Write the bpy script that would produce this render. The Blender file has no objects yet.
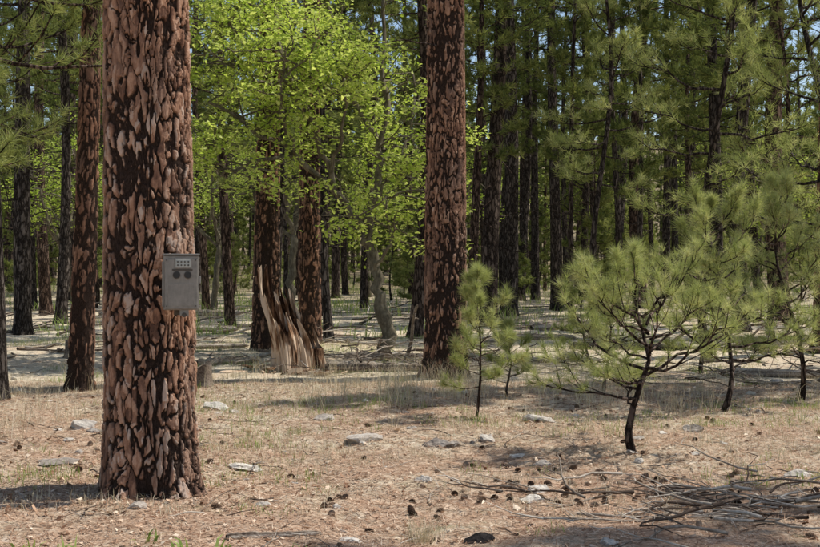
import bpy, bmesh, math, numpy as np
from mathutils import Vector, Matrix
R=np.random.default_rng
TAU=2*math.pi
# ---------------------------------------------------------------- noise
def hsh(ix,iy,iz,seed=0):
    n=(ix.astype(np.int64)*73856093)^(iy.astype(np.int64)*19349663)^(iz.astype(np.int64)*83492791)^(seed*2654435)
    n=n&0xffffffff
    n=((n^(n>>15))*0x2c1b3c6d)&0xffffffff
    n=((n^(n>>12))*0x297a2d39)&0xffffffff
    n=n^(n>>15)
    return (n&0xffffff)/float(0x1000000)
def vn(P,seed=0):
    P=np.asarray(P,float); I=np.floor(P); f=P-I; f=f*f*(3-2*f); I=I.astype(np.int64)
    r=0
    for dx in (0,1):
        for dy in (0,1):
            for dz in (0,1):
                w=(f[...,0] if dx else 1-f[...,0])*(f[...,1] if dy else 1-f[...,1])*(f[...,2] if dz else 1-f[...,2])
                r=r+w*hsh(I[...,0]+dx,I[...,1]+dy,I[...,2]+dz,seed)
    return r*2-1
def fbm(P,seed=0,o=4):
    r=0;a=1;P=np.asarray(P,float)
    for i in range(o):
        r=r+a*vn(P*2**i,seed+i); a*=.5
    return r
def worley(P,seed=0):
    I=np.floor(P).astype(np.int64)
    f1=np.full(len(P),9.);f2=np.full(len(P),9.);cid=np.zeros(len(P))
    for dx in (-1,0,1):
        for dy in (-1,0,1):
            for dz in (-1,0,1):
                a=I[:,0]+dx;b=I[:,1]+dy;c=I[:,2]+dz
                h1=hsh(a,b,c,seed);h2=hsh(a,b,c,seed+1);h3=hsh(a,b,c,seed+2)
                d=np.sqrt((a+h1-P[:,0])**2+(b+h2-P[:,1])**2+(c+h3-P[:,2])**2)
                m=d<f1
                f2=np.where(m,f1,np.minimum(f2,d)); cid=np.where(m,h1,cid); f1=np.where(m,d,f1)
    return f1,f2,cid
def sst(a,b,x):
    t=np.clip((x-a)/(b-a),0,1); return t*t*(3-2*t)
def gh(x,y):
    x=np.asarray(x,float);y=np.asarray(y,float)
    P=np.stack([x,y,np.zeros_like(x)],-1)
    d=np.hypot(x,y)
    h=0.06*vn(P*.22,5)+0.03*vn(P*.9,6)+0.018*vn(P*3.1,7)+0.010*vn(P*9,8)
    h=h+np.clip(d-25,0,None)*0.012*vn(P*.05,9)*np.clip((d-25)/60,0,1)
    h=h+0.00035*np.clip(y-60,0,None)**2
    return h
def ghf(x,y): return float(gh(x,y))
# ---------------------------------------------------------------- mesh builder
class MB:
    def __init__(s): s.V=[];s.F=[];s.n=0;s.T=[];s.C=[]
    def add(s,V,F,mat=0,tint=.5,crack=0.,smooth=True):
        V=np.asarray(V,float).reshape(-1,3);F=np.asarray(F,np.int64)
        s.V.append(V); s.F.append((F+s.n,mat,smooth)); 
        s.T.append(np.broadcast_to(np.asarray(tint,float),(len(V),)).copy()); s.C.append(np.broadcast_to(np.asarray(crack,float),(len(V),)).copy())
        s.n+=len(V)
    def mesh(s,name,mats):
        me=bpy.data.meshes.new(name)
        V=np.concatenate(s.V); me.vertices.add(len(V)); me.vertices.foreach_set('co',V.astype(np.float32).ravel())
        loops=[];tot=[];mi=[];sm=[]
        for F,m,q in s.F:
            loops.append(F.ravel()); tot.append(np.full(len(F),F.shape[1])); mi.append(np.full(len(F),m)); sm.append(np.full(len(F),q))
        loops=np.concatenate(loops);tot=np.concatenate(tot);mi=np.concatenate(mi);sm=np.concatenate(sm)
        me.loops.add(len(loops)); me.loops.foreach_set('vertex_index',loops.astype(np.int32))
        me.polygons.add(len(tot)); st=np.concatenate([[0],np.cumsum(tot)[:-1]])
        me.polygons.foreach_set('loop_start',st.astype(np.int32))
        me.polygons.foreach_set('material_index',mi.astype(np.int32))
        me.polygons.foreach_set('use_smooth',sm.astype(bool))
        for n,A in (('tint',s.T),('crack',s.C)):
            a=me.attributes.new(n,'FLOAT','POINT'); a.data.foreach_set('value',np.concatenate(A).astype(np.float32))
        for m in mats: me.materials.append(m)
        me.update(calc_edges=True)
        return me
    def obj(s,name,mats,loc=(0,0,0),rot=(0,0,0)):
        return mkobj(name,s.mesh(name,mats),loc,rot)
def mkobj(name,me,loc=(0,0,0),rot=(0,0,0),sc=(1,1,1),parent=None):
    o=bpy.data.objects.new(name,me); bpy.context.scene.collection.objects.link(o)
    o.location=loc;o.rotation_euler=rot;o.scale=sc
    if parent: o.parent=parent
    return o
def tube(P,Rr,n=6):
    P=np.asarray(P,float);m=len(P);Rr=np.broadcast_to(np.asarray(Rr,float),(m,))
    T=np.gradient(P,axis=0);T/=np.linalg.norm(T,axis=1)[:,None]+1e-9
    ref=np.array([1.,.0,0.]) if abs(T[:,2]).mean()>.7 else np.array([0,0,1.])
    U=np.cross(T,ref);U/=np.linalg.norm(U,axis=1)[:,None]+1e-9
    W=np.cross(T,U)
    a=np.arange(n)*TAU/n
    V=P[:,None]+Rr[:,None,None]*(np.cos(a)[None,:,None]*U[:,None]+np.sin(a)[None,:,None]*W[:,None])
    i=np.arange(m-1)[:,None]*n;j=np.arange(n)[None];k=(j+1)%n
    F=np.stack([i+j,i+k,i+n+k,i+n+j],-1).reshape(-1,4)
    return V.reshape(-1,3),F
def runit(r,n):
    v=r.normal(size=(n,3)); return v/np.linalg.norm(v,axis=1)[:,None]
def needles(mb,pos,dr,K,nl,nw,r,mat,spread=1.1,tb=0.5,back=.7):
    pos=np.asarray(pos);dr=np.asarray(dr);n=len(pos)
    if n==0:return
    P=np.repeat(pos,K,0);D=np.repeat(dr,K,0);N=n*K
    d=D+spread*runit(r,N); d[:,2]+=.12; d/=np.linalg.norm(d,axis=1)[:,None]+1e-9
    L=nl*r.uniform(.65,1.1,N)[:,None]
    B=P-D*r.uniform(0,back*nl,N)[:,None]
    s=np.cross(d,runit(r,N)); s/=np.linalg.norm(s,axis=1)[:,None]+1e-9
    V=np.stack([B-s*nw/2,B+s*nw/2,B+d*L],1).reshape(-1,3)
    F=np.arange(N*3).reshape(-1,3)
    t=np.repeat(np.clip(tb+r.normal(0,.2,n),0,1),K)+r.normal(0,.12,N)
    mb.add(V,F,mat,np.repeat(np.clip(t,0,1),3),0,False)
def branches(mb,r,H,hb,blen,nb,K,nl,nw,nsub,path,bark=0,ndl=1,rb0=.012,lowe=-.15,hie=.7,ends=2,spread=1.1,prof=.6,sides=5,curl=.5,tb=.5,wig=.10,back=.7,mid=True):
    pos=[];dr=[];az=r.uniform(0,TAU)
    for i in range(nb):
        u=(i+r.uniform(0,.9))/nb; z=hb+(H-hb)*u*.985; t=u
        L=blen*((1-t)**prof)*r.uniform(.6,1.12)*(0.6+.4*min(1,t*3+.2))+.12*blen
        az+=2.4+r.normal(0,.5)
        e=lowe+(hie-lowe)*t+r.normal(0,.12); m=7
        p=np.array(path(z)).astype(float);pts=[p.copy()];dirs=[]
        a=az
        for k in range(m):
            ee=e+curl*(k/m)**1.5+r.normal(0,wig); a+=r.normal(0,wig*1.2)
            d=np.array([math.cos(a)*math.cos(ee),math.sin(a)*math.cos(ee),math.sin(ee)]);dirs.append(d)
            p=p+d*L/m; pts.append(p.copy())
        rb=rb0*(.6+L)
        V,F=tube(pts,np.linspace(rb,rb*.22,m+1),sides); mb.add(V,F,bark,.4,.5)
        pos.append(pts[-1]);dr.append(dirs[-1])
        if mid: pos.append((pts[-1]+pts[-2])/2);dr.append(dirs[-1])
        for q in range(nsub):
            s=.3+.68*(q+r.uniform(0,1))/nsub; kk=s*m;k0=min(int(kk),m-1)
            p0=pts[k0]+(pts[k0+1]-pts[k0])*(kk-k0)
            aa=a+(1 if q%2 else -1)*r.uniform(.5,1.15); ee=e+curl*s+r.uniform(-.15,.55)
            l=(.42*L*(1.15-s)+.10*min(L,1.0))*r.uniform(.7,1.2)
            d=np.array([math.cos(aa)*math.cos(ee),math.sin(aa)*math.cos(ee),math.sin(ee)])
            p1=p0+d*l*.5+r.normal(0,.03*l,3); d2=d+np.array([0,0,.35]);d2/=np.linalg.norm(d2); p2=p1+d2*l*.5
            V,F=tube([p0,p1,p2],[rb*.4,rb*.3,rb*.15],3); mb.add(V,F,bark,.4,.5)
            pos.append(p2);dr.append(d2)
            if ends>1: pos.append(p1);dr.append(d)
            for g in range(ends-2):
                d3=d2+.9*runit(r,1)[0]; d3/=np.linalg.norm(d3); w=r.uniform(.2,.9)
                pos.append(p0+(p2-p0)*w+d3*nl*1.0);dr.append(d3)
    pos.append(np.array(path(H)));dr.append(np.array([0,0,1.]))
    needles(mb,pos,dr,K,nl,nw,r,ndl,spread,tb,back)
def dead_branches(mb,r,z0,z1,n,path,rad,bark=0,Lm=1.0):
    for i in range(n):
        z=r.uniform(z0,z1);a=r.uniform(0,TAU);e=r.normal(-.05,.3);L=Lm*r.uniform(.25,1.2)
        p=np.array(path(z)).astype(float);pts=[p.copy()]
        for k in range(5):
            e+=r.normal(0,.18);a+=r.normal(0,.2)
            p=p+np.array([math.cos(a)*math.cos(e),math.sin(a)*math.cos(e),math.sin(e)])*(L/5+(rad if k==0 else 0));pts.append(p.copy())
            if k in(2,3) and r.random()<.5:
                q=p+runit(r,1)[0]*L*.25
                V,F=tube([p,(p+q)/2+r.normal(0,.01,3),q],[.006,.005,.002],3);mb.add(V,F,bark,.3,.5)
        V,F=tube(pts,np.linspace(.016,.004,6),4);mb.add(V,F,bark,.3,.5)
def mkpath(r,H,amp,lean=(0,0)):
    ph=r.uniform(0,TAU,2);fq=r.uniform(.6,1.3,2)
    def f(z):
        return (amp*(math.sin(z/H*math.pi*fq[0]*2+ph[0])-math.sin(ph[0]))+lean[0]*z, amp*(math.sin(z/H*math.pi*fq[1]*2+ph[1])-math.sin(ph[1]))+lean[1]*z, z)
    return f
def plain_trunk(mb,r,H,r0,path,n=14,rows=26,mat=0):
    z=np.concatenate([[-.25,-.05,.08,.2,.4,.8],np.linspace(1.4,H,rows)])
    P=np.array([path(q) for q in z]); Rr=r0*(np.clip(1-z/H,0.02,1.03)**.75*.93+.05)+r0*.35*np.exp(-np.clip(z,0,9)/.16)
    V,F=tube(P,Rr,n)
    c=np.repeat(P,n,0);q=V-c; w=1+.09*vn(np.stack([q[:,0]/r0*1.5,q[:,1]/r0*1.5,V[:,2]*.7],-1),int(r.integers(99)))
    mb.add(c+q*w[:,None],F,mat,.5,0)
def plated_trunk(mb,H,path,rad,zfine,dz,nth,seed,pw=.074,ph=.28,depth=.028,char=1.,wd=.115,tm=1.):
    z=np.concatenate([np.arange(-.3,zfine,dz),np.linspace(zfine,H,40)])
    th=np.arange(nth)*TAU/nth
    C=np.array([path(q) for q in z]); rr=np.array([rad(q) for q in z])
    TH,ZI=np.meshgrid(th,np.arange(len(z)));Z=z[ZI];RR=rr[ZI]
    lob=1+.05*np.sin(3*TH+seed)+.03*np.sin(5*TH+2*seed+Z*.4)+ (.16*np.sin(4*TH+seed*1.3)+.10*np.sin(7*TH+seed))*np.exp(-np.clip(Z,0,9)/.16)
    RR=RR*lob
    S=np.stack([np.cos(TH)*RR,np.sin(TH)*RR,Z],-1).reshape(-1,3)
    sc=np.array([1/pw,1/pw,1/ph])
    w=np.stack([fbm(S*[11,11,4],seed+20,5),fbm(S*[11,11,4],seed+30,5),fbm(S*[14,14,5],seed+40,4)],-1)
    f1,f2,cid=worley(S*sc+w*[.56,.56,.46],seed)
    g1,g2,cid2=worley(S*sc*[2.3,2.3,3.0]+w*.8+5,seed+7)
    fine=fbm(S*[60,60,20],seed+60,4)
    rag=fbm(S*[34,34,13],seed+65,3)
    e=f2-f1+.06*rag;e2=g2-g1+.05*rag
    var=fbm(S*[3,3,1.3],seed+50,3)
    wid=np.clip(wd+.13*var,.015,.5)
    crack=1-sst(wid*.25,wid*1.85,e)
    rid=1-np.abs(fbm(S*[7.5,7.5,1.3],seed+90,3))
    crack=np.maximum(crack,sst(.91,.995,rid+.03*rag))
    minor=(1-sst(.0,.17,e2))*sst(-.5,.7,fbm(S*[5,5,3],seed+95,2))
    crack=np.clip(crack+.48*minor+.18*fine,0,1)
    flake=np.floor((cid2*3+1.2*fbm(S*[22,22,9],seed+70,3))*1.7)/5.
    d=-depth*sst(0,1,crack)+depth*.38*np.clip(flake,-.6,1)+.0026*fine
    nx=np.stack([np.cos(TH).ravel(),np.sin(TH).ravel(),np.zeros(TH.size)],-1)
    V=S+nx*d[:,None]; V[:,:2]+=C[ZI.ravel(),:2]
    ch=char*sst(.1,.85,fbm(S*[2.4,2.4,.8],seed+80,3)*.65+.6*np.exp(-np.clip(Z.ravel(),0,9)/.4)-.0)
    crack=np.clip(crack+ch*.55,0,1)
    m=len(z);i=np.arange(m-1)[:,None]*nth;j=np.arange(nth)[None];k=(j+1)%nth
    F=np.stack([i+j,i+k,i+nth+k,i+nth+j],-1).reshape(-1,4)
    mb.add(V,F,0,tm*np.clip(.36*cid+.40*cid2+.28*flake+.12+.18*var,0,1),crack)
# ---------------------------------------------------------------- materials
def newmat(name):
    m=bpy.data.materials.new(name);m.use_nodes=True;nt=m.node_tree
    for n in list(nt.nodes): nt.nodes.remove(n)
    return m,nt,nt.nodes.new('ShaderNodeOutputMaterial')
def nd(nt,t,ins=None,**kw):
    n=nt.nodes.new(t)
    for k,v in kw.items(): setattr(n,k,v)
    for k,v in (ins or {}).items():
        if hasattr(v,'is_output'): nt.links.new(v,n.inputs[k])
        else: n.inputs[k].default_value=v
    return n
def c4(c): return (c[0],c[1],c[2],1)
def ramp(nt,fac,stops,interp='LINEAR'):
    n=nt.nodes.new('ShaderNodeValToRGB');n.color_ramp.interpolation=interp
    el=n.color_ramp.elements
    while len(el)<len(stops): el.new(.5)
    for e,(p,c) in zip(el,stops): e.position=p;e.color=c4(c) if not isinstance(c,(int,float)) else (c,c,c,1)
    nt.links.new(fac,n.inputs[0]);return n.outputs[0]
def mix(nt,f,a,b,bt='MIX'):
    n=nt.nodes.new('ShaderNodeMix');n.data_type='RGBA';n.blend_type=bt
    for s,v in ((n.inputs[0],f),(n.inputs[6],a),(n.inputs[7],b)):
        if hasattr(v,'is_output'): nt.links.new(v,s)
        else: s.default_value=v if isinstance(v,(int,float)) else c4(v)
    return n.outputs[2]
def math_(nt,op,a,b=0.,c=0.,clamp=False):
    n=nt.nodes.new('ShaderNodeMath');n.operation=op;n.use_clamp=clamp
    for s,v in zip(n.inputs,(a,b,c)):
        if hasattr(v,'is_output'): nt.links.new(v,s)
        else: s.default_value=v
    return n.outputs[0]
def noise(nt,vec,scale,detail=4,rough=.55,dist=0):
    return nd(nt,'ShaderNodeTexNoise',{'Vector':vec,'Scale':scale,'Detail':detail,'Roughness':rough,'Distortion':dist}).outputs[0]
def mapped(nt,src,scale):
    return nd(nt,'ShaderNodeMapping',{'Vector':src,'Scale':scale}).outputs[0]
def attr(nt,n): return nd(nt,'ShaderNodeAttribute',attribute_name=n).outputs['Fac']
def leafmat(name,ca,cb,cc,trans=.4,tcol=(1.,1.,.5),rnd=.35):
    m,nt,o=newmat(name)
    t=attr(nt,'tint');oi=nd(nt,'ShaderNodeObjectInfo').outputs['Random']
    t2=math_(nt,'ADD',t,math_(nt,'MULTIPLY',math_(nt,'SUBTRACT',oi,.5),rnd),clamp=True)
    col=ramp(nt,t2,[(0,ca),(.5,cb),(1,cc)])
    d=nd(nt,'ShaderNodeBsdfDiffuse',{'Color':col}).outputs[0]
    tc=mix(nt,1.,col,tcol,'MULTIPLY')
    tr=nd(nt,'ShaderNodeBsdfTranslucent',{'Color':tc}).outputs[0]
    mx=nd(nt,'ShaderNodeMixShader',{0:trans,1:d,2:tr}).outputs[0]
    nt.links.new(mx,o.inputs[0]);return m
M_needle=leafmat('pine_needles',(.075,.10,.035),(.17,.205,.07),(.34,.35,.13),.35,(1,1,.6))
M_needle_y=leafmat('young_pine_needles',(.20,.245,.085),(.40,.44,.18),(.64,.63,.34),.42,(1,1,.65))
M_needle_m=leafmat('mid_pine_needles',(.12,.15,.055),(.27,.31,.11),(.47,.48,.21),.4,(1,1,.6))
M_oak=leafmat('oak_leaves',(.22,.32,.05),(.45,.57,.12),(.72,.77,.30),.5,(1,1,.6))
M_straw=leafmat('dead_grass_blades',(.42,.34,.20),(.68,.59,.41),(.84,.78,.62),.2,(1,.95,.8))
M_green=leafmat('green_grass_blades',(.14,.21,.05),(.30,.40,.11),(.48,.54,.22),.35)
M_litter=leafmat('fallen_needles',(.19,.10,.06),(.52,.345,.23),(.80,.67,.51),.05,(1,.9,.8))
def bark_plated():
    m,nt,o=newmat('ponderosa_bark')
    geo=nd(nt,'ShaderNodeTexCoord').outputs['Object']
    n1=noise(nt,mapped(nt,geo,(40,40,12)),1,6,.7)
    n2=noise(nt,mapped(nt,geo,(3,3,1.2)),1,3,.5)
    t=math_(nt,'ADD',attr(nt,'tint'),math_(nt,'MULTIPLY',math_(nt,'SUBTRACT',n1,.5),1.3),clamp=True)
    col=ramp(nt,t,[(0,(.10,.058,.042)),(.3,(.23,.125,.083)),(.6,(.43,.24,.15)),(.85,(.60,.385,.265)),(1,(.63,.49,.39))])
    col=mix(nt,ramp(nt,n2,[(.45,0.),(.68,.6)]),col,(.19,.135,.108))
    n3=noise(nt,mapped(nt,geo,(130,130,40)),1,4,.7)
    dk=ramp(nt,n3,[(.3,(.014,.011,.010)),(.7,(.08,.053,.040))])
    cr=math_(nt,'ADD',attr(nt,'crack'),math_(nt,'MULTIPLY',math_(nt,'SUBTRACT',n1,.5),.8))
    cr=math_(nt,'ADD',cr,math_(nt,'MULTIPLY',math_(nt,'SUBTRACT',n3,.5),.4))
    col=mix(nt,ramp(nt,cr,[(.27,0.),(.70,1.)]),col,dk)
    bm=nd(nt,'ShaderNodeBump',{'Strength':.9,'Distance':.012,'Height':math_(nt,'ADD',n1,math_(nt,'MULTIPLY',n3,.6))}).outputs[0]
    b=nd(nt,'ShaderNodeBsdfDiffuse',{'Color':col,'Roughness':.5,'Normal':bm}).outputs[0]
    nt.links.new(b,o.inputs[0]);return m
M_bark=bark_plated()
def bark_far():
    m,nt,o=newmat('pine_bark')
    geo=nd(nt,'ShaderNodeTexCoord').outputs['Object'];oi=nd(nt,'ShaderNodeObjectInfo').outputs['Random']
    nz=nd(nt,'ShaderNodeTexNoise',{'Vector':mapped(nt,geo,(12,12,5)),'Scale':1.,'Detail':5.,'Roughness':.7}).outputs['Color']
    v=nd(nt,'ShaderNodeVectorMath',{0:mapped(nt,geo,(15,15,3.6)),1:mapped(nt,nz,(1.8,1.8,1.8))},operation='ADD').outputs[0]
    vo=nd(nt,'ShaderNodeTexVoronoi',{'Vector':v,'Scale':1.},feature='DISTANCE_TO_EDGE').outputs[0]
    vc=nd(nt,'ShaderNodeTexVoronoi',{'Vector':v,'Scale':1.}).outputs['Color']
    n1=noise(nt,mapped(nt,geo,(30,30,6)),1,4,.65)
    t=math_(nt,'ADD',math_(nt,'MULTIPLY',vc,.5),math_(nt,'MULTIPLY',n1,.6))
    ca=ramp(nt,t,[(.2,(.06,.042,.034)),(.55,(.145,.097,.074)),(.9,(.30,.21,.16))])
    cb=ramp(nt,t,[(.2,(.045,.039,.035)),(.55,(.105,.088,.076)),(.9,(.24,.20,.17))])
    col=mix(nt,ramp(nt,oi,[(.3,1.),(.9,0.)]),ca,cb)
    col=mix(nt,ramp(nt,vo,[(.02,.9),(.22,0.)]),col,(.018,.014,.012))
    h=math_(nt,'ADD',ramp(nt,vo,[(0,0.),(.2,1.)]),math_(nt,'MULTIPLY',n1,.6))
    bm=nd(nt,'ShaderNodeBump',{'Strength':.9,'Distance':.03,'Height':h}).outputs[0]
    b=nd(nt,'ShaderNodeBsdfDiffuse',{'Color':col,'Normal':bm}).outputs[0]
    nt.links.new(b,o.inputs[0]);return m
M_barkf=bark_far()
def woodmat(name,ca,cb,cc,sc=(30,30,6),bump=.6,lo=.3,hi=.75,tw=.5):
    m,nt,o=newmat(name)
    geo=nd(nt,'ShaderNodeTexCoord').outputs['Object']
    n1=noise(nt,mapped(nt,geo,sc),1,5,.65);n2=noise(nt,geo,4.,4,.6)
    t=math_(nt,'ADD',math_(nt,'MULTIPLY',n1,.6),math_(nt,'MULTIPLY',n2,.45))
    t=math_(nt,'ADD',t,math_(nt,'MULTIPLY',math_(nt,'SUBTRACT',attr(nt,'tint'),.5),tw))
    col=ramp(nt,t,[(lo,ca),(.52,cb),(hi,cc)])
    bm=nd(nt,'ShaderNodeBump',{'Strength':bump,'Distance':.01,'Height':n1}).outputs[0]
    b=nd(nt,'ShaderNodeBsdfDiffuse',{'Color':col,'Normal':bm}).outputs[0]
    nt.links.new(b,o.inputs[0]);return m
M_dead=woodmat('weathered_wood',(.09,.065,.05),(.27,.22,.17),(.56,.50,.42),(40,40,40))
M_snag=woodmat('splintered_wood',(.045,.024,.015),(.31,.18,.105),(.64,.49,.35),(38,38,3.5),1.,.36,.64,.6)
M_oakbark=woodmat('oak_bark',(.04,.033,.024),(.14,.12,.085),(.30,.27,.20),(28,28,9),1.)
M_cone=woodmat('cone_scales',(.055,.036,.026),(.17,.11,.075),(.37,.27,.19),(60,60,60))
M_rock=woodmat('lichen_rock',(.14,.11,.09),(.38,.33,.28),(.64,.59,.51),(22,22,22),1.)
M_char=woodmat('charred_wood',(.012,.011,.01),(.035,.03,.028),(.16,.14,.13),(40,40,8))
def groundmat():
    m,nt,o=newmat('forest_floor')
    p=nd(nt,'ShaderNodeNewGeometry').outputs['Position']
    sep=nd(nt,'ShaderNodeSeparateXYZ',{0:p}).outputs
    nA=noise(nt,p,.45,5,.6);nB=noise(nt,p,2.2,6,.7,.3);nC=noise(nt,p,17,6,.8,.4);nD=noise(nt,p,60,5,.8,1.5)
    red=ramp(nt,nC,[(.32,(.24,.13,.08)),(.5,(.56,.37,.25)),(.66,(.76,.60,.45))])
    straw=ramp(nt,nC,[(.32,(.40,.30,.19)),(.5,(.71,.60,.43)),(.66,(.86,.79,.64))])
    near=nd(nt,'ShaderNodeMapRange',{'Value':sep[1],'From Min':8.,'From Max':14.}).outputs[0]
    f=math_(nt,'ADD',math_(nt,'MULTIPLY',near,.22),nA)
    f=math_(nt,'ADD',f,math_(nt,'MULTIPLY',math_(nt,'SUBTRACT',nB,.5),.9))
    col=mix(nt,ramp(nt,f,[(.42,0.),(.72,1.)]),red,straw)
    col=mix(nt,ramp(nt,nB,[(.54,0.),(.66,.8)]),col,(.20,.115,.08))
    nE=noise(nt,p,1.1,5,.7)
    col=mix(nt,ramp(nt,nE,[(.58,0.),(.70,.45)]),col,(.27,.30,.12))
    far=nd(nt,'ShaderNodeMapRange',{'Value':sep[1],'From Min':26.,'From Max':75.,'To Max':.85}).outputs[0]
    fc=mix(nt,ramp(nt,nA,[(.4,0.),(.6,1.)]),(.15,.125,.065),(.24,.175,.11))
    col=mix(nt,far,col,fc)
    col=mix(nt,ramp(nt,nD,[(.34,.9),(.44,0.)]),col,(.08,.048,.034))
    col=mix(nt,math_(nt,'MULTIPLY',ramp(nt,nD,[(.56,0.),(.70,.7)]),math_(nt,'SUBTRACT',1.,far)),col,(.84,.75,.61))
    h=math_(nt,'ADD',math_(nt,'MULTIPLY',nC,1.),math_(nt,'MULTIPLY',nD,.5))
    bm=nd(nt,'ShaderNodeBump',{'Strength':.9,'Distance':.026,'Height':h}).outputs[0]
    b=nd(nt,'ShaderNodeBsdfDiffuse',{'Color':col,'Normal':bm}).outputs[0]
    nt.links.new(b,o.inputs[0]);return m
M_ground=groundmat()
# ---------------------------------------------------------------- ground
u=np.linspace(-1,1,520);v=np.linspace(-.72,1,640)
gx=260*np.sinh(6*u)/math.sinh(6);gy=6+420*np.sinh(6*v)/math.sinh(6)
GX,GY=np.meshgrid(gx,gy);GZ=gh(GX,GY)
mb=MB();n=len(gx)
i=np.arange(len(gy)-1)[:,None]*n;j=np.arange(n-1)[None]
mb.add(np.stack([GX,GY,GZ],-1).reshape(-1,3),np.stack([i+j,i+j+1,i+n+j+1,i+n+j],-1).reshape(-1,4))
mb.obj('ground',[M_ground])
# ---------------------------------------------------------------- hero trees with plated bark
def hero_tree(x,y,H,rad,zf,dz,nth,seed,lean=(0,0),amp=.04,hb=7.5,nb=40,blen=2.4,lowdead=4,**kw):
    r=R(seed);mb=MB();path=mkpath(r,H,amp,lean)
    plated_trunk(mb,H,path,rad,zf,dz,nth,seed,**kw)
    if nb: branches(mb,r,H*.985,hb,blen,nb,16,.21,.016,8,path,1,2,ends=3)
    dead_branches(mb,r,3.2,hb,lowdead,path,rad(3.),1,1.0)
    return mb.obj('pine_tree',[M_bark,M_barkf,M_needle],(x,y,ghf(x,y)-.02))
def radf(r0,H,fl=.2,fh=.22,tp=1.):
    return lambda z: r0*max(.03,1-tp*max(z,0)/H)+r0*fl*math.exp(-max(z,0)/fh)+(0 if z>0 else -z*.1)
hero_tree(-1.82,8.0,21,radf(.325,21,.17,.22,.8),3.9,.0045,440,3,lean=(-.008,0),amp=.0,hb=9,nb=40,blen=2.4,lowdead=0)
hero_tree(.51,16.1,22,radf(.30,22,.14,.25,.6),6.3,.010,180,11,lean=(.002,0),amp=.02,hb=9.5,lowdead=3,tm=.8)
hero_tree(-2.60,20.6,19,radf(.255,19,.14,.2),7.,.016,100,17,amp=.05,hb=8,depth=.03,lowdead=3,char=1.6,wd=.2,tm=.6)
hero_tree(-1.98,22.6,19,radf(.235,19,.16,.2),8,.02,80,23,amp=.08,hb=8.5,depth=.03,char=1.8,wd=.2,tm=.6)
hero_tree(-4.2,14.5,17,radf(.165,17,.16,.2),5.6,.014,80,29,lean=(.03,0),amp=.05,hb=7,blen=2.0,depth=.02,char=1.6,wd=.18,tm=.6)
hero_tree(7.55,20.5,20,radf(.27,20,.16,.2),7,.02,80,31,amp=.04,hb=9,depth=.03,char=1.5,wd=.18,tm=.6)
# ---------------------------------------------------------------- background pines
variants=[];lods=[];bushy=[]
specs=[(18,.20,6.5,2.2,50),(20,.22,8.5,2.4,50),(16,.17,5.5,1.9,48),(19,.20,9.0,2.1,44),(14,.14,4.6,1.6,42),(17,.18,7,2.2,44),(12,.11,3.6,1.4,38)]
for k,(H,r0,hb,bl,nb) in enumerate(specs):
    r=R(100+k);mb=MB();path=mkpath(r,H,.10+.05*(k%3))
    plain_trunk(mb,r,H,r0,path)
    branches(mb,r,H,hb,bl,nb,14,.24,.028,7,path,0,1,ends=3)
    dead_branches(mb,r,1.8,hb,14,path,r0*.8,0,1.1)
    variants.append((mb.mesh('pine_tree_mesh_%d'%k,[M_barkf,M_needle]),H,r0))
    if k in (0,1,2,4,6):
        r=R(150+k);mb=MB();path=mkpath(r,H,.12)
        plain_trunk(mb,r,H,r0,path,8,10)
        branches(mb,r,H,hb*.8,bl,34,9,.34,.075,5,path,0,1,ends=2,sides=3)
        lods.append((mb.mesh('distant_pine_mesh_%d'%k,[M_barkf,M_needle]),H,r0))
for k,(H,hb,bl,nb) in enumerate([(4.5,.5,1.1,30),(6.5,.8,1.4,36),(3.0,.3,.9,24)]):
    r=R(170+k);mb=MB();path=mkpath(r,H,.08);plain_trunk(mb,r,H,.05+.01*k,path,7,8)
    branches(mb,r,H,hb,bl,nb,12,.22,.035,5,path,0,1,ends=3,sides=3);bushy.append((mb.mesh('understory_pine_mesh_%d'%k,[M_barkf,M_needle_m if k!=1 else M_needle]),H,.06))
def put_pine(x,y,k,r0=None,rz=0,lean=(0,0),sz=1.,src=None):
    me,H,rr=(src or variants)[k];s=(r0/rr if r0 else 1.)
    sx=s if s<1.5 else 1.5
    return mkobj('pine_tree',me,(x,y,ghf(x,y)),(lean[1],lean[0],rz),(sx,sx,sz))
explicit=[(-4.85,13.4,4,.11),(-1.75,24.5,6,.10),(-4.35,27.6,4,.13),(-6.8,38,2,.14),(.12,25.5,5,.17),(1.65,30,4,.13),(2.15,31,3,.25),(2.95,34,1,.25),
 (5.5,50,0,.2),(4.9,38,1,.21),(7.3,45,4,.14),(10,55,3,.25),(8.5,42,1,.27),(11.2,50,0,.2),(11,45,2,.16),(9.4,36,5,.18),(8.1,30,4,.13),(7.7,26.5,2,.19),(10.4,32,1,.3),
 (-13.3,40,0,.2),(-15,50,3,.22),(-11.5,36,5,.2),(-9.2,30,2,.16),(-12.8,44,1,.2),(-8.6,42,4,.14),(-5.6,45,0,.2),(.9,47,5,.2),(3.6,44,2,.13),(6.2,60,1,.24),
 (-3.4,52,3,.2),(-1.6,40,2,.15),(6.5,33,6,.09),(4.1,29,6,.08),(-2.6,34,4,.13),(6.9,38,2,.13),(7.6,50,3,.2),(13,48,1,.2),(12.2,40,4,.15),(5.9,43,4,.12)]
rr=R(5);placed=[]
for e in explicit:
    ln=(0,0)
    if e[:2]==(7.3,45): ln=(-.07,0)
    elif e[:2]==(2.95,34): ln=(.02,0)
    else: ln=(rr.normal(0,.014),rr.normal(0,.014))
    put_pine(e[0],e[1],e[2],e[3],rr.uniform(0,6.28),ln,rr.uniform(.92,1.1));placed.append(e[:2])
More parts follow.
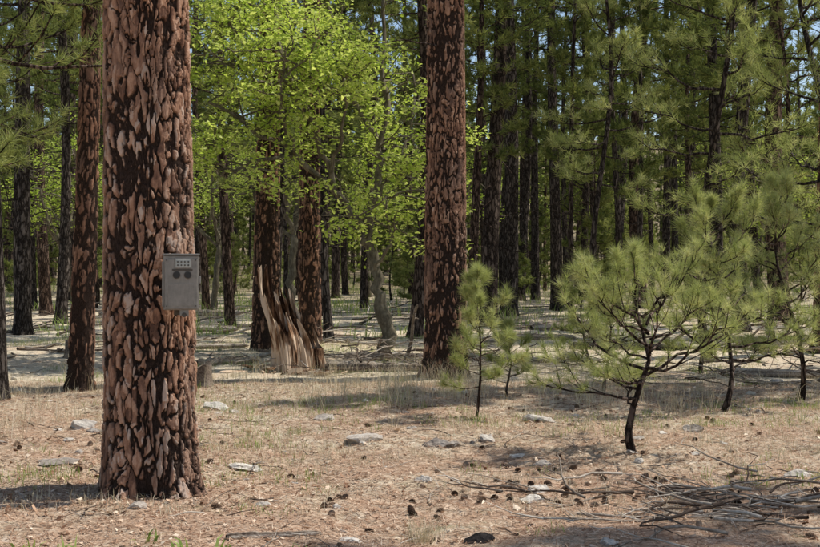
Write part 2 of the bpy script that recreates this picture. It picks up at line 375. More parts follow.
# neighbouring trees beyond the frame; their crowns dapple the clearing
for e in [(9.6,8.2,0),(8.2,15.6,2),(11.6,16.6,3),(15.5,19.5,2),(-7.5,7,0),(-9,11,1),(-8.5,19,5),(-6.5,3,3),(15,2,1),(2.5,-5,0),(-5,-7,5),(9,-4,2),(11.4,25,0),(18.,13,0),(-11,22,3),(-8.5,25,0),(15.6,30,1)]:
    put_pine(e[0],e[1],e[2],None,rr.uniform(0,6.28),(0,0),rr.uniform(.95,1.1));placed.append(e[:2])
pl=[tuple(p) for p in placed]
def fill(d0,d1,N,mind,src,wx=.48):
    c=0;t=0
    while c<N and t<N*60:
        t+=1
        y=math.sqrt(rr.uniform(d0*d0,d1*d1));x=rr.uniform(-wx,wx)*y
        if any((x-a)**2+(y-b)**2<mind**2 for a,b in pl): continue
        if y<60 and .05<x/y<.14 and rr.random()<.6: continue
        pl.append((x,y));c+=1
        put_pine(x,y,int(rr.integers(0,len(src))),None,rr.uniform(0,6.28),(rr.normal(0,.02),rr.normal(0,.02)),rr.uniform(.85,1.15),src)
fill(36,60,38,2.2,variants);fill(60,120,220,2.2,lods);fill(120,210,220,3.2,lods,.42)
fill(34,70,34,1.4,bushy);fill(70,140,150,1.2,bushy,.42)
# ---------------------------------------------------------------- low-crowned young pines
def young(x,y,H,r0,hb,bl,nb,K,nl,nw,nsub,seed,name='pine_tree',mat=None,amp=.12,**kw):
    r=R(seed);mb=MB();path=mkpath(r,H,amp)
    plain_trunk(mb,r,H,r0,path,10,14)
    branches(mb,r,H,hb,bl,nb,K,nl,nw,nsub,path,0,1,**kw)
    return mb.obj(name,[M_barkf,mat or M_needle],(x,y,ghf(x,y)))
young(-5.5,11.8,11,.13,2.4,2.8,48,36,.19,.008,9,41,lowe=-.3,ends=4,curl=.3,mat=M_needle_m)
young(-7.3,16.5,12,.14,2.4,2.7,44,28,.19,.011,8,42,lowe=-.2,ends=4)
young(4.95,19,9,.075,2.3,2.0,30,24,.17,.009,7,43,mat=M_needle_y,ends=3,amp=.3,wig=.2)
young(6.35,17.3,8.5,.07,2.0,1.9,28,26,.17,.008,7,44,mat=M_needle_y,ends=3,amp=.3,wig=.2)
young(4.1,25,10,.08,3.2,1.7,32,22,.18,.012,7,45,mat=M_needle_y,ends=3,amp=.25,wig=.18)
young(-3.1,26,12,.10,3.2,1.9,36,20,.18,.013,7,46,ends=3,mat=M_needle_m)
young(7.6,24,9,.08,2.2,1.8,32,22,.18,.012,7,47,mat=M_needle_m,ends=3,amp=.25,wig=.18)
# saplings: open whorls with star-like tufts
SP=dict(name='pine_sapling',mat=M_needle_y,sides=5,spread=1.3,back=.4,mid=True)
young(.70,11.9,1.50,.016,.28,.58,20,56,.120,.0037,4,51,amp=.03,rb0=.006,lowe=.0,hie=.9,curl=.7,ends=2,**SP)
young(1.92,9.85,1.42,.034,.40,1.24,22,56,.124,.0035,7,52,amp=.10,rb0=.009,lowe=.02,hie=.75,curl=.45,prof=.40,wig=.22,ends=2,**SP)
young(3.40,12.3,2.15,.030,.38,1.10,24,50,.130,.0043,7,53,amp=.14,rb0=.009,lowe=.0,hie=.8,curl=.5,prof=.45,wig=.22,ends=2,**SP)
young(4.75,13.8,2.5,.034,.4,1.15,26,46,.133,.0047,7,54,amp=.14,rb0=.009,lowe=.0,hie=.8,curl=.5,prof=.45,wig=.22,ends=2,**SP)
young(2.45,14.4,1.3,.02,.3,.7,16,46,.125,.0048,5,55,amp=.06,rb0=.008,lowe=.0,hie=.9,curl=.5,wig=.2,ends=2,**SP)
young(4.3,16.8,2.0,.03,.3,.9,20,42,.13,.0052,6,56,amp=.1,rb0=.008,lowe=.0,hie=.9,curl=.5,wig=.2,ends=2,**SP)
young(1.15,13.6,.85,.014,.15,.45,12,48,.115,.0044,4,57,amp=.03,rb0=.006,lowe=.1,hie=1.,curl=.5,ends=2,**SP)
young(2.9,18.5,1.6,.02,.3,.7,16,40,.13,.006,5,58,amp=.06,rb0=.008,lowe=.0,hie=.9,curl=.5,wig=.2,ends=2,**SP)
# ---------------------------------------------------------------- oak
def oak(x,y,limbs,tw,seed,ncl,leafn,sc=1.,rot=0.,ll=.098):
    r=R(seed);mb=MB();ends=[]
    for pts,ra,rb in limbs:
        P=np.array(pts,float)*sc
        t=np.linspace(0,len(P)-1,len(P)*4);Q=np.stack([np.interp(t,np.arange(len(P)),P[:,c]) for c in range(3)],-1)
        Q[1:]+=r.normal(0,.03*sc,Q[1:].shape)
        V,F=tube(Q,np.linspace(ra,rb,len(Q))*sc*r.uniform(.85,1.15,len(Q)),10);mb.add(V+r.normal(0,.06*ra*sc,V.shape),F,0,.5,0)
        if P[:,2].max()>2.0*sc:
            for q in range(int(tw)):
                k=r.integers(len(Q)//3,len(Q));p=Q[k].copy()
                if p[2]<1.9*sc: continue
                d=runit(r,1)[0];d[2]=abs(d[2])*.6-.05;L=r.uniform(.5,1.35)*sc
                pt=[p.copy()]
                for s in range(4):
                    d=d+r.normal(0,.3,3);d/=np.linalg.norm(d);p=p+d*L/4;pt.append(p.copy())
                    if s>0:
                        for e in range(2):
                            q2=p+runit(r,1)[0]*r.uniform(.15,.4)*sc
                            V,F=tube([p,(p+q2)/2,q2],[.007,.005,.003],3);mb.add(V,F,0,.4,0);ends.append(q2)
                V,F=tube(pt,np.linspace(.02,.006,5)*sc,4);mb.add(V,F,0,.5,0);ends.append(p)
    ends=np.array(ends)
    if len(ends)>ncl: ends=ends[r.choice(len(ends),ncl,False)]
    N=len(ends)*leafn
    dens=r.uniform(.25,1,len(ends))
    C=np.repeat(ends,leafn,0)+r.normal(0,.11,(N,3))*np.array([1.2,1.2,.7])*sc
    keep=r.random(N)<np.repeat(dens,leafn);C=C[keep];N=len(C)
    d=runit(r,N);d[:,2]*=.5;d/=np.linalg.norm(d,axis=1)[:,None]
    up=np.array([0,0,1.])+.75*runit(r,N);s=np.cross(d,up);s/=np.linalg.norm(s,axis=1)[:,None]+1e-9
    nn=np.cross(s,d);L=(ll*sc**.3*r.uniform(.6,1.15,N))[:,None];w=L*.31
    prof=[(0,.0),(.18,.5),(.32,.35),(.5,1.),(.63,.6),(.8,.85),(1,.0)]
    mid=[C+d*L*a for a,_ in prof]
    V=[];
    for (a,b),m_ in zip(prof,mid): V.append(m_-nn*L*.04*(a*2-1)**2)
    for sg in (1,-1):
        for (a,b),m_ in zip(prof[1:-1],mid[1:-1]): V.append(m_+sg*s*w*b+nn*L*.10*b)
    V=np.stack(V,1);nv=V.shape[1]
    base=np.arange(N)[:,None]*nv
    A=np.array([[1,2,8,7],[2,3,9,8],[3,4,10,9],[4,5,11,10],[2,1,12,13],[3,2,13,14],[4,3,14,15],[5,4,15,16]])
    T=np.array([[0,1,7],[5,6,11],[1,0,12],[6,5,16]])
    tint=np.clip(np.repeat(np.clip(r.normal(.5,.24,N),0,1),nv),0,1)
    mb.add(V.reshape(-1,3),(base[:,None]+A[None]).reshape(-1,4),1,tint,0,False)
    off=mb.n-len(V.reshape(-1,3))
    mb.F.append(((base[:,None]+T[None]).reshape(-1,3)+off,1,False))
    return mb.obj('oak_tree',[M_oakbark,M_oak],(x,y,ghf(x,y)),(0,0,rot))
k=.0172
def q(px,py,dy): return ((px-381)*k,dy,(355-py)*k)
limbs=[([q(386,362,0),q(385,330,.0),q(380,290,.05),(q(372,250,.1)),q(364,225,.1)],.13,.085),
 ([q(364,225,.1),q(378,185,0),q(384,130,.1),q(383,60,.2),q(388,-30,.3)],.065,.03),
 ([q(364,228,.1),q(335,190,-.4),q(300,160,-.9),q(262,135,-1.1),q(222,110,-1.1)],.06,.02),
 ([q(335,190,-.4),q(318,130,-.8),q(290,70,-.8),q(275,10,-.7),q(268,-40,-.6)],.05,.02),
 ([q(372,205,.1),q(392,170,.5),q(410,130,.9),q(415,60,1.2)],.045,.02),
 ([q(384,150,.1),q(355,100,.7),q(330,50,.9),q(325,-20,1.)],.045,.02),
 ([q(300,160,-.9),q(260,170,-1.2),q(235,180,-1.4),q(215,150,-1.4)],.035,.015),
 ([q(374,270,.0),q(392,240,-.4),q(385,200,-.7)],.035,.015),
 ([q(290,80,-.8),q(250,50,-.7),q(222,10,-.5)],.035,.015),
 ([q(300,95,-.8),q(262,90,-1.3),q(228,70,-1.4)],.03,.015),
 ([q(300,160,-.9),q(290,120,-1.5),q(300,70,-1.9)],.03,.015),
 ([q(330,186,-.4),q(345,140,-1.0),q(350,80,-1.5)],.04,.015)]
oak(-.50,19.6,limbs,12,61,680,34)
lim2=[([(0,0,-.1),(.05,.05,1.),(.0,.1,2.)],.10,.07),([(0,.1,2.),(-.5,.3,3.),(-1.,.2,4.2)],.06,.02),([(0,.1,2),(.5,-.2,3.1),(.9,-.1,4.5)],.06,.02),([(0,.1,1.9),(.1,.5,3.2),(.0,.4,5)],.06,.02),([(0,.1,1.9),(-.2,-.7,2.7),(-.3,-1.,3.6)],.05,.02)]
o1=oak(-9.6,31.5,lim2,12,62,150,24);o2=oak(1.1,36,lim2,12,63,150,24,1.2,1.)
for (x,y,s,me) in [(-6.0,35,1.1,o1),(-3.3,31,1.,o2),(12.5,39,1.,o1),(-14,47,1.2,o2),(-2,55,1.3,o1),(6,70,1.5,o2),(-20,66,1.5,o1),(17,62,1.4,o2),(-9,72,1.6,o2),(12,78,1.6,o1),(2,85,1.8,o2)]:
    mkobj('oak_tree',me.data,(x,y,ghf(x,y)),(0,0,x*2.3),(s,s,s))
# ---------------------------------------------------------------- snag
def snag(x,y):
    r=R(71);mb=MB();n=180
    th=np.arange(n)*TAU/n
    jag=vn(np.stack([np.cos(th)*2.4,np.sin(th)*2.4,th*0],-1),3);jag2=vn(np.stack([np.cos(th)*9,np.sin(th)*9,th*0],-1),33);jag3=vn(np.stack([np.cos(th)*30,np.sin(th)*30,th*0],-1),36)
    top=.98+.50*np.cos(th-2.95)+.30*jag+.20*jag2+.08*jag3
    top=np.clip(top,.35,1.6)
    rows=36
    for shell,s in enumerate((1.,.62)):
        V=[]
        for a in range(rows):
            t=a/(rows-1);z=-.15+(top+.15)*t
            rad=(.36-.08*np.clip(z,0,2)/1.7)*s
            cx,sx=np.cos(th),np.sin(th)
            rad=rad*(1+.12*np.sin(3*th+1+z*.9)+.20*vn(np.stack([cx*3.5,sx*3.5,z*1.4],-1),4)+.13*vn(np.stack([cx*10,sx*10,z*1.8],-1),5)+.07*vn(np.stack([cx*30,sx*30,z*3.],-1),8))
            V.append(np.stack([cx*rad-.18*z+.04*np.sin(z*4),sx*rad,z],-1))
        V=np.concatenate(V);i=np.arange(rows-1)[:,None]*n;j=np.arange(n)[None];kk=(j+1)%n
        F=np.stack([i+j,i+kk,i+n+kk,i+n+j],-1).reshape(-1,4)
        cr=(np.clip(.66+.5*vn(V*[6,6,1.6],9)+.35*vn(V*[20,20,4],10),0,1)) if shell==0 else .2
        mb.add(V,F,0,cr,0,False)
    def slab(p,d,L,w,th_,tint):
        d=d/np.linalg.norm(d);s=np.cross(d,runit(r,1)[0]);s/=np.linalg.norm(s);u_=np.cross(d,s)
        pts=[];ts=[0,.3,.6,.85,1.]
        for t in ts:
            ww=w*(1-.55*t**2)*r.uniform(.75,1.15)*(0.25 if t==1 else 1);tt=th_*(1-.6*t)
            c=p+d*L*t+s*w*.25*r.normal()
            pts+=[c-s*ww-u_*tt,c+s*ww*r.uniform(.8,1)-u_*tt,c+s*ww+u_*tt,c-s*ww+u_*tt]
        F=[]
        for a in range(len(ts)-1):
            for b in range(4): F.append([a*4+b,a*4+(b+1)%4,a*4+4+(b+1)%4,a*4+4+b])
        F.append([0,3,2,1]);F.append([16,17,18,19]);mb.add(pts,F,0,tint,0,False)
    for _ in range(12):
        a=r.uniform(0,TAU);rad=r.uniform(.08,.2);z0=r.uniform(.2,.6)
        L=r.uniform(.3,.55)*(1.2+.5*math.cos(a-2.95))
        slab(np.array([math.cos(a)*rad-.18*z0,math.sin(a)*rad,z0]),np.array([-.22+r.normal(0,.08),r.normal(0,.08),1.]),L,r.uniform(.03,.07),.014,r.uniform(.3,.95))
    for _ in range(34):
        a=r.uniform(0,TAU);rad=r.uniform(.35,.95);b=r.uniform(0,TAU)
        slab(np.array([math.cos(a)*rad,math.sin(a)*rad,.03]),np.array([math.cos(b),math.sin(b),r.uniform(-.02,.2)]),r.uniform(.12,.5),r.uniform(.015,.05),.012,r.uniform(.2,1))
    return mb.obj('broken_tree_stump',[M_snag],(x,y,ghf(x,y)))
snag(-1.70,17.1)
def stump(x,y,rad,h,seed):
    r=R(seed);mb=MB();n=28;th=np.arange(n)*TAU/n
    zs=[-.1,0,.06,.15,h*.7,h]
    V=[np.stack([np.cos(th)*rad*(1+.5*math.exp(-max(z,0)/.06)*.6)*(1+.08*np.sin(4*th)),np.sin(th)*rad*(1+.3*math.exp(-max(z,0)/.06))*(1+.08*np.sin(4*th)),np.full(n,z)+(.05*vn(np.stack([th,th*0+seed,th*0],-1)) if z==h else 0)],-1) for z in zs]
    V.append(np.stack([np.cos(th)*rad*.5,np.sin(th)*rad*.5,np.full(n,h-.02)],-1));V.append(np.zeros((n,3))+[0,0,h-.03])
    V=np.concatenate(V);m=len(zs)+2;i=np.arange(m-1)[:,None]*n;j=np.arange(n)[None];kk=(j+1)%n
    mb.add(V,np.stack([i+j,i+kk,i+n+kk,i+n+j],-1).reshape(-1,4),0,.25,0,False)
    mb.obj('tree_stump',[M_dead],(x,y,ghf(x,y)))
stump(-2.65,14.6,.10,.28,5);stump(-5.6,19,.14,.3,6)
# ---------------------------------------------------------------- logs and branches
def log(x0,y0,x1,y1,rad,seed,mat=None,name='fallen_log',lift=0.):
    r=R(seed);mb=MB();m=24;ns=16
    t=np.linspace(0,1,m);X=x0+(x1-x0)*t;Y=y0+(y1-y0)*t
    X=X+.04*np.sin(t*5+seed);Y=Y+.05*np.sin(t*4+seed)
    Z=(gh(X,Y)*.3+np.interp(t,[0,1],[ghf(x0,y0),ghf(x1,y1)])*.7)+rad*.55+lift*t
    rr_=rad*(1-.45*t)*(1+.10*r.normal(size=m));rr_[0]*=.55;rr_[-1]*=.2
    V,F=tube(np.stack([X,Y,Z],-1),rr_,ns)
    rg=np.tile(r.uniform(-1,1,ns),m)*.14;c=np.repeat(np.stack([X,Y,Z],-1),ns,0)
    V=c+(V-c)*(1+rg)[:,None]+.05*rad*runit(r,len(V));mb.add(V,F,0,np.tile(r.uniform(.1,.8,ns),m),0,False)
    L=math.hypot(x1-x0,y1-y0)
    for _ in range(int(3+L*2) if rad>.034 else 0):
        kk=r.integers(1,m-1);p=np.array([X[kk],Y[kk],Z[kk]]);d=runit(r,1)[0];d[2]=abs(d[2])*.7;l=r.uniform(.1,.5)
        V,F=tube([p,p+d*l*.5,p+d*l+r.normal(0,.04,3)],[.018,.012,.004],4);mb.add(V,F,0,.5,0)
    mb.obj(name,[mat or M_dead],(0,0,0))
log(-1.3,16.9,.3,16.6,.10,1);log(-1.1,18.6,.5,19.0,.09,2);log(.9,19,2.2,18.2,.08,3)
log(2.9,27,4.8,28.5,.12,4);log(-7.2,27,-3.9,26,.12,5);log(-9,33,-5,34.5,.13,6);log(6,24,8.9,23,.10,7)
log(-1.1,6.5,-.55,6.85,.028,8);log(3.0,21.5,5.2,21.2,.09,9,M_char);log(-4.9,20.4,-3.0,21,.08,10)
log(4.6,16.6,7.,16.1,.07,11);log(1.8,23.5,3.6,24.5,.1,12);log(-.1,18.3,.15,17.7,.035,13,lift=.9);log(-3.4,17.9,-2.5,18.4,.08,14)
def sticks(name,items,mat,seed):
    r=R(seed);mb=MB()
    for (x,y,z,a,L,rad) in items:
        m=7;p=np.array([x,y,z]);e=r.normal(.03,.10);P=[p.copy()]
        for s in range(m):
            a+=r.normal(0,.20);e=e*.7+r.normal(0,.12)
            p=p+np.array([math.cos(a),math.sin(a),e])*L/m;p[2]=max(p[2],ghf(p[0],p[1])+rad*.6);P.append(p.copy())
            if s>=1 and r.random()<.4 and L>.35:
                a2=a+r.choice([-1,1])*r.uniform(.5,1.1);l=L*r.uniform(.12,.4);d=np.array([math.cos(a2),math.sin(a2),r.uniform(-.1,.45)])
                q1=p+d*l*.5;q2=q1+(d+r.normal(0,.25,3))*l*.5;q1[2]=max(q1[2],ghf(*q1[:2])+.006);q2[2]=max(q2[2],ghf(*q2[:2])+.006)
                V,F=tube([p,q1,q2],[rad*.5,rad*.35,rad*.12],4);mb.add(V,F,0,r.uniform(0,1),0)
        V,F=tube(P,np.linspace(rad,rad*.3,m+1),6);mb.add(V,F,0,r.uniform(-.2,.8),0)
    mb.obj(name,[mat])
r=R(81);it=[]
for _ in range(75):
    x=r.normal(2.2,.52);y=r.normal(7.55,.42);it.append((x,y,ghf(x,y)+abs(r.normal(0,.06))+.01,r.choice([0,math.pi])+r.normal(.0,.5),r.uniform(.3,1.1),r.uniform(.004,.015)))
sticks('fallen_branches',it,M_dead,82)
it=[]
for _ in range(620):
    y=math.sqrt(r.uniform(5.5**2,24**2));x=r.uniform(-.42,.42)*y;it.append((x,y,ghf(x,y)+.008,r.uniform(0,TAU),r.uniform(.08,.55),r.uniform(.0025,.008)))
for _ in range(80):
    x=r.normal(.1,1.1);y=r.normal(17.6,.6);it.append((x,y,ghf(x,y)+abs(r.normal(0,.15)),r.uniform(0,TAU),r.uniform(.3,1.3),r.uniform(.006,.018)))
for _ in range(60):
    x=r.normal(4.6,1.4);y=r.normal(16.2,.9);it.append((x,y,ghf(x,y)+abs(r.normal(0,.12)),r.uniform(0,TAU),r.uniform(.4,1.5),r.uniform(.006,.018)))
for _ in range(300):
    y=r.uniform(19,45);x=r.uniform(-.4,.4)*y;it.append((x,y,ghf(x,y)+.03,r.normal(0,.6),r.uniform(.5,2.2),r.uniform(.012,.04)))
sticks('scattered_twigs',it,M_dead,83)
# ---------------------------------------------------------------- pine cones
def conemesh():
    V=[];F=[];n=64
    for i in range(n):
        t=(i+.5)/n;a=i*2.39996;z=-.036+.072*t;rad=.028*math.sin(math.pi*min(.97,.12+t*.85))**.7
        c=np.array([math.cos(a),math.sin(a),0]);s=np.array([-math.sin(a),math.cos(a),0]);w=.009
        o=c*rad*.25+[0,0,z-.004];e=c*rad+[0,0,z+.008]
        b=len(V);V+=[o-s*w*.5,e-s*w,e+c*.004+[0,0,.003],e+s*w,o+s*w*.5,(o+e)/2+[0,0,-.004]]
        F+=[[b,b+1,b+2,b+5],[b+5,b+2,b+3,b+4]]
    return np.array(V),np.array(F)
cV,cF=conemesh();mb=MB();r=R(91)
pc=[]
for _ in range(170):
    y=math.sqrt(r.uniform(5.3**2,14**2));x=r.uniform(-.42,.42)*y
    if r.random()<.12+.88*(vn(np.array([[x*.9,y*.9,0]]),12)[0]>.1): pc.append((x,y))
for _ in range(75): pc.append((r.normal(1.1,.6),r.normal(8.4,.45)))
for _ in range(18): pc.append((r.normal(2.1,.4),r.normal(7.6,.3)))
for (x,y) in pc:
    Q=Matrix.Rotation(r.uniform(0,6.28),3,'Z')@Matrix.Rotation(r.uniform(.9,2.1),3,'X')@Matrix.Rotation(r.uniform(0,6.28),3,'Z')
    mb.add((cV*r.uniform(.5,.95))@np.array(Q).T+[x,y,ghf(x,y)+.010],cF,0,r.uniform(.1,1.1),0,False)
mb.obj('pine_cones',[M_cone])
# bark flakes and chips
r=R(92);N=11000;y=np.sqrt(r.uniform(5.3**2,15**2,N));x=r.uniform(-.43,.43,N)*y
nb_=2600;x[:nb_]=-1.82+r.normal(0,.8,nb_);y[:nb_]=8+r.normal(0,.8,nb_)
ang=np.sort(r.uniform(0,TAU,(N,5)),1);rad=(np.abs(r.normal(0,.014,N))+.006)[:,None]*r.uniform(.5,1.2,(N,5))
til=r.normal(0,.35,(N,2));st=r.uniform(.4,1,N)[:,None];ro=r.uniform(0,TAU,N)[:,None]
lx=np.cos(ang)*rad;ly=np.sin(ang)*rad*st;X=lx*np.cos(ro)-ly*np.sin(ro);Y=lx*np.sin(ro)+ly*np.cos(ro)
V=np.stack([X+x[:,None],Y+y[:,None],gh(x,y)[:,None]+.010+X*til[:,:1]+Y*til[:,1:]],-1).reshape(-1,3)
mb=MB();mb.add(V,np.arange(N*5).reshape(-1,5),0,np.repeat(r.uniform(-.4,.9,N),5),0,False);mb.obj('bark_flakes',[M_litter])
# ---------------------------------------------------------------- rocks
bm=bmesh.new();bmesh.ops.create_icosphere(bm,subdivisions=4,radius=1.);iV=np.array([v.co[:] for v in bm.verts]);iF=np.array([[v.index for v in f.verts] for f in bm.faces]);bm.free()
def rock(mb,x,y,a,b,c,seed,sink=.35,mat=0):
    r=R(seed);V=iV*1.
    for _ in range(11):
        nrm=runit(r,1)[0];dd=r.uniform(.4,.8);pr=V@nrm;m=pr>dd;V[m]-=np.outer(pr[m]-dd,nrm)
    V=V*(1+.12*fbm(V*2.5+seed,seed,4))[:,None];V[:,2]+=.10*fbm(V*5,seed+1,3)
    ang=r.uniform(-.4,.4);V=V*[a,b,c];X=V[:,0]*math.cos(ang)-V[:,1]*math.sin(ang);Y=V[:,0]*math.sin(ang)+V[:,1]*math.cos(ang)
    mb.add(np.stack([X+x,Y+y,V[:,2]+ghf(x,y)+c*(1-2*sink)*.6],-1),iF,mat,r.uniform(.3,.9),0,False)
for s,(x,y,a,b,c) in enumerate([(-2.72,8.9,.20,.12,.05),(-.44,10.5,.28,.15,.09),(.25,10.3,.17,.12,.07),(.85,7.95,.12,.08,.05),(-1.33,9.2,.15,.1,.05),(1.35,11.6,.2,.12,.07),(3.0,8.75,.14,.10,.06),(-.35,6.75,.08,.06,.035),(.42,6.7,.10,.08,.045),(-3.4,15,.25,.2,.1),(2.6,19,.3,.2,.12),(-2.2,12.6,.2,.15,.07),(-.9,11.8,.14,.1,.06),(.1,8.6,.07,.06,.04),(1.1,9.4,.09,.07,.045),(2.7,10.8,.15,.1,.07),(-1.0,7.6,.07,.05,.035),(-3.1,10.8,.15,.1,.07)]):
    mb=MB();rock(mb,x,y,a,b,c,200+s);mb.obj('rock',[M_rock if s!=8 else M_char])
mb=MB();r=R(93)
for s in range(260):
    y=math.sqrt(r.uniform(5.5**2,22**2));x=r.uniform(-.42,.42)*y;a=abs(r.normal(.01,.035))+.012;rock(mb,x,y,a,a*.8,a*.5,300+s)
mb.obj('loose_stones',[M_rock])
# ---------------------------------------------------------------- grass and litter
def blades(name,P,Hh,w,mat,seed,bend=.6):
    r=R(seed);N=len(P);a=r.uniform(0,TAU,N);d=np.stack([np.cos(a),np.sin(a),np.zeros(N)],-1)
    a2=r.uniform(0,TAU,N);s=np.stack([np.cos(a2),np.sin(a2),np.zeros(N)],-1)
    Hh=Hh[:,None];w=np.broadcast_to(np.asarray(w,float),(N,))[:,None];bd=(r.uniform(.1,1,N)*bend)[:,None]
    up=np.array([0,0,1.])
    p1=P+up*Hh*.55+d*Hh*bd*.3;p2=P+up*Hh*(1-.35*bd)+d*Hh*bd
    V=np.stack([P-s*w/2,P+s*w/2,p1+s*w*.35,p1-s*w*.35,p2],1).reshape(-1,3);b=np.arange(N)[:,None]*5
    mb=MB();t=np.repeat(np.clip(r.normal(.5,.25,N),0,1),5)
    mb.add(V,b+np.array([[0,1,2,3]]),0,t,0,False);mb.F.append((b+np.array([[3,2,4]]),0,False))
    mb.obj(name,[mat])
def tufts(r,C,n,sp):
    C=np.repeat(np.asarray(C),n,0);C=C+r.normal(0,1,C.shape)*sp;return np.stack([C[:,0],C[:,1],gh(C[:,0],C[:,1])-.005],-1)
r=R(95)
def field(N,y0,y1,seed,thr,sc=.7):
    y=np.sqrt(r.uniform(y0**2,y1**2,N));x=r.uniform(-.45,.45,N)*y
    k_=vn(np.stack([x*sc,y*sc,x*0],-1),seed)+.4*vn(np.stack([x*3,y*3,x*0],-1),seed+1)>thr
    return np.stack([x,y],-1)[k_]
C=field(7500,7.2,24,31,.0);P=tufts(r,C,12,.05);blades('dead_grass',P,r.uniform(.03,.13,len(P)),.0035,M_straw,1,.9)
C=np.stack([r.normal(-.2,.75,100),r.normal(14.3,.9,100)],-1);C=np.concatenate([C,np.stack([r.normal(-3.4,.8,30),r.normal(15,.7,30)],-1),np.stack([r.normal(2.2,.9,40),r.normal(13.2,.9,40)],-1),np.stack([r.uniform(-5,5,80),r.uniform(9.5,17,80)],-1)])
P=tufts(r,C,12,.06);blades('tall_dry_grass',P,r.uniform(.12,.48,len(P)),.004,M_straw,2,.7)
P=tufts(r,[(.07,6.75)],160,.05);blades('dry_grass_clump',P,r.uniform(.1,.26,len(P)),.003,M_straw,3,1.)
C=np.concatenate([field(3600,8,26,41,.30),np.array([(-2.85,8.2),(-2.75,8.35),(-2.6,8.0),(-2.7,8.6),(-2.9,8.5),(-2.8,8.4),(-.75,8.9),(-.8,8.8),(-.9,7.3),(-2.3,9),(-2.4,9.1),(.8,6.8),(1.0,8.9),(3.0,9.5),(-1.1,7.4),(-.7,8.2),(.5,9)])])
P=tufts(r,C,16,.07);blades('green_grass',P,r.uniform(.03,.14,len(P)),.0045,M_green,4,.9)
C=field(2400,24,90,45,-.1,.25);P=tufts(r,C,16,.18);blades('undergrowth',P,r.uniform(.1,.6,len(P)),.018,M_green,7,.9)
C=field(1000,24,70,47,.1,.25);P=tufts(r,C,14,.15);blades('dry_undergrowth',P,r.uniform(.1,.5,len(P)),.014,M_straw,8,.9)
C=np.array([(-1.25,6.25),(-1.05,6.2),(-1.9,6.3),(-2.1,6.25),(-.6,6.2),(-1.5,6.4)]);P=tufts(r,C,9,.04);blades('green_weeds',P,r.uniform(.05,.13,len(P)),.02,M_green,6,1.2)
N=130000;y=np.sqrt(r.uniform(5.2**2,15.5**2,N));x=r.uniform(-.44,.44,N)*y
P=np.stack([x,y,gh(x,y)+r.uniform(.002,.016,N)],-1);a=r.uniform(0,TAU,N);L=r.uniform(.05,.14,N)
d=np.stack([np.cos(a),np.sin(a),r.normal(0,.11,N)],-1);s=np.stack([-np.sin(a),np.cos(a),np.zeros(N)],-1)
w=(.0019+.00014*y)[:,None]
V=np.stack([P-s*w,P+s*w,P+d*L[:,None]],1).reshape(-1,3);mb=MB();mb.add(V,np.arange(N*3).reshape(-1,3),0,np.repeat(np.clip(r.normal(.48,.32,N),0,1),3),0,False);mb.obj('needle_litter',[M_litter])
# ---------------------------------------------------------------- trail camera box
def metal(name,c,rough,met):
    m,nt,o=newmat(name);g=nd(nt,'ShaderNodeTexCoord').outputs['Object']
    n1=noise(nt,g,14.,5,.65);n2=noise(nt,mapped(nt,g,(200,200,14)),1,3,.6)
    t=math_(nt,'ADD',math_(nt,'MULTIPLY',n1,.7),math_(nt,'MULTIPLY',n2,.3))
    col=ramp(nt,t,[(.35,tuple(v*.72 for v in c)),(.65,tuple(min(1,v*1.15) for v in c))])
    b=nd(nt,'ShaderNodeBsdfPrincipled',{'Base Color':col,'Roughness':rough,'Metallic':met,'Normal':nd(nt,'ShaderNodeBump',{'Strength':.12,'Distance':.003,'Height':t}).outputs[0]}).outputs[0]
    nt.links.new(b,o.inputs[0]);return m
M_metal=metal('galvanised_steel',(.26,.24,.21),.45,.5);M_dark=metal('black_plastic',(.012,.012,.013),.35,0);M_pale=metal('pale_panel',(.42,.43,.38),.4,0);M_bolt=metal('bolt_steel',(.10,.085,.07),.5,.6)
par=bpy.data.objects.new('trail_camera_box',None);bpy.context.scene.collection.objects.link(par)
par.location=(-1.540,7.655,1.485);par.rotation_euler=(0,0,math.radians(13))
def part(name,size,loc,mat,bev=.004,rot=(0,0,0)):
    bm=bmesh.new();bmesh.ops.create_cube(bm,size=1.)
    for v in bm.verts: v.co=Vector((v.co.x*size[0],v.co.y*size[1],v.co.z*size[2]))
    bmesh.ops.bevel(bm,geom=bm.edges[:],offset=bev,segments=2,affect='EDGES',profile=.6)
    me=bpy.data.meshes.new(name);bm.to_mesh(me);bm.free();me.materials.append(mat);return mkobj(name,me,loc,rot,parent=par)
def disc(name,rad,dep,loc,mat,seg=24):
    bm=bmesh.new();bmesh.ops.create_cone(bm,cap_ends=True,segments=seg,radius1=rad,radius2=rad*.94,depth=dep)
    me=bpy.data.meshes.new(name);bm.to_mesh(me);bm.free();me.materials.append(mat);return mkobj(name,me,loc,(math.pi/2,0,0),parent=par)
part('housing',(.232,.11,.365),(0,0,0),M_metal,.008)
part('door',(.214,.01,.335),(0,-.0575,-.008),M_metal,.004)
part('lid',(.244,.126,.012),(0,-.003,.188),M_metal,.003)
part('hinge',(.012,.016,.30),(-.119,-.050,-.01),M_metal,.004)
part('latch',(.016,.03,.05),(.122,-.040,.02),M_metal,.004)
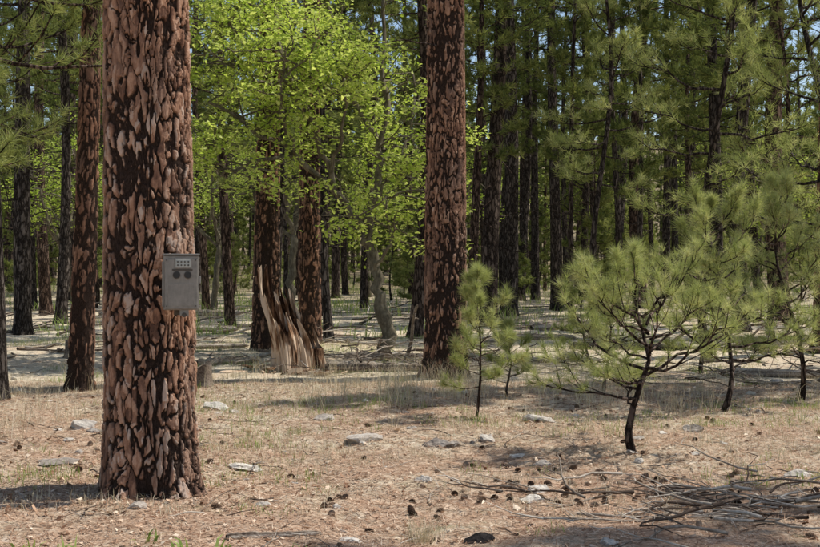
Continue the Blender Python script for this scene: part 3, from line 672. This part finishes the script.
part('sensor_window_frame',(.112,.008,.070),(.012,-.065,.128),M_metal,.003)
part('sensor_window',(.096,.006,.052),(.012,-.0685,.128),M_pale,.002)
for a in range(4):
    for b in range(2): disc('led',.006,.004,(-.022+a*.023,-.073,.117+b*.022),M_bolt,10)
part('lens_recess',(.135,.006,.012),(.008,-.0645,.086),M_bolt,.002)
for sx in (-.030,.044):
    disc('lens_ring',.025,.012,(sx,-.068,.052),M_bolt);disc('lens',.021,.006,(sx,-.0745,.052),M_dark)
part('label_recess',(.17,.003,.15),(.0,-.0635,-.080),M_metal,.001)
for sx in (-.095,.095):
    for sz in (-.155,.15): disc('rivet',.005,.004,(sx,-.064,sz),M_bolt,10)
part('mount_bracket',(.09,.016,.40),(0.0,.058,-.02),M_bolt,.002)
part('lock_tab',(.06,.010,.045),(.02,-.040,-.200),M_metal,.003)
disc('padlock',.016,.02,(.02,-.053,-.215),M_bolt,16)
# ---------------------------------------------------------------- light, sky, camera
sun_dir=Vector((.95,.24,0)).normalized();el=math.radians(57)
sd=Vector((sun_dir.x*math.cos(el),sun_dir.y*math.cos(el),math.sin(el)))
L=bpy.data.lights.new('sun','SUN');L.energy=5.;L.angle=math.radians(.53);L.color=(1,.96,.89)
so=mkobj('sun',L);so.rotation_euler=(-sd).to_track_quat('-Z','Y').to_euler()
w=bpy.data.worlds.new('World');bpy.context.scene.world=w;w.use_nodes=True;nt=w.node_tree
sk=nt.nodes.new('ShaderNodeTexSky');sk.sky_type='NISHITA';sk.sun_disc=False;sk.sun_elevation=el;sk.sun_rotation=math.atan2(sd.x,sd.y)
bg=nt.nodes['Background'];bg.inputs[1].default_value=.15;nt.links.new(sk.outputs[0],bg.inputs[0])
cam=bpy.data.cameras.new('camera');cam.lens=50;cam.sensor_width=36;cam.clip_end=1500;cam.clip_start=.05
co=mkobj('camera',cam,(0,0,1.6+ghf(0,6)),(math.radians(90-.58),0,0));bpy.context.scene.camera=co
sc=bpy.context.scene;sc.view_settings.view_transform='Standard';sc.view_settings.look='None';sc.view_settings.exposure=0
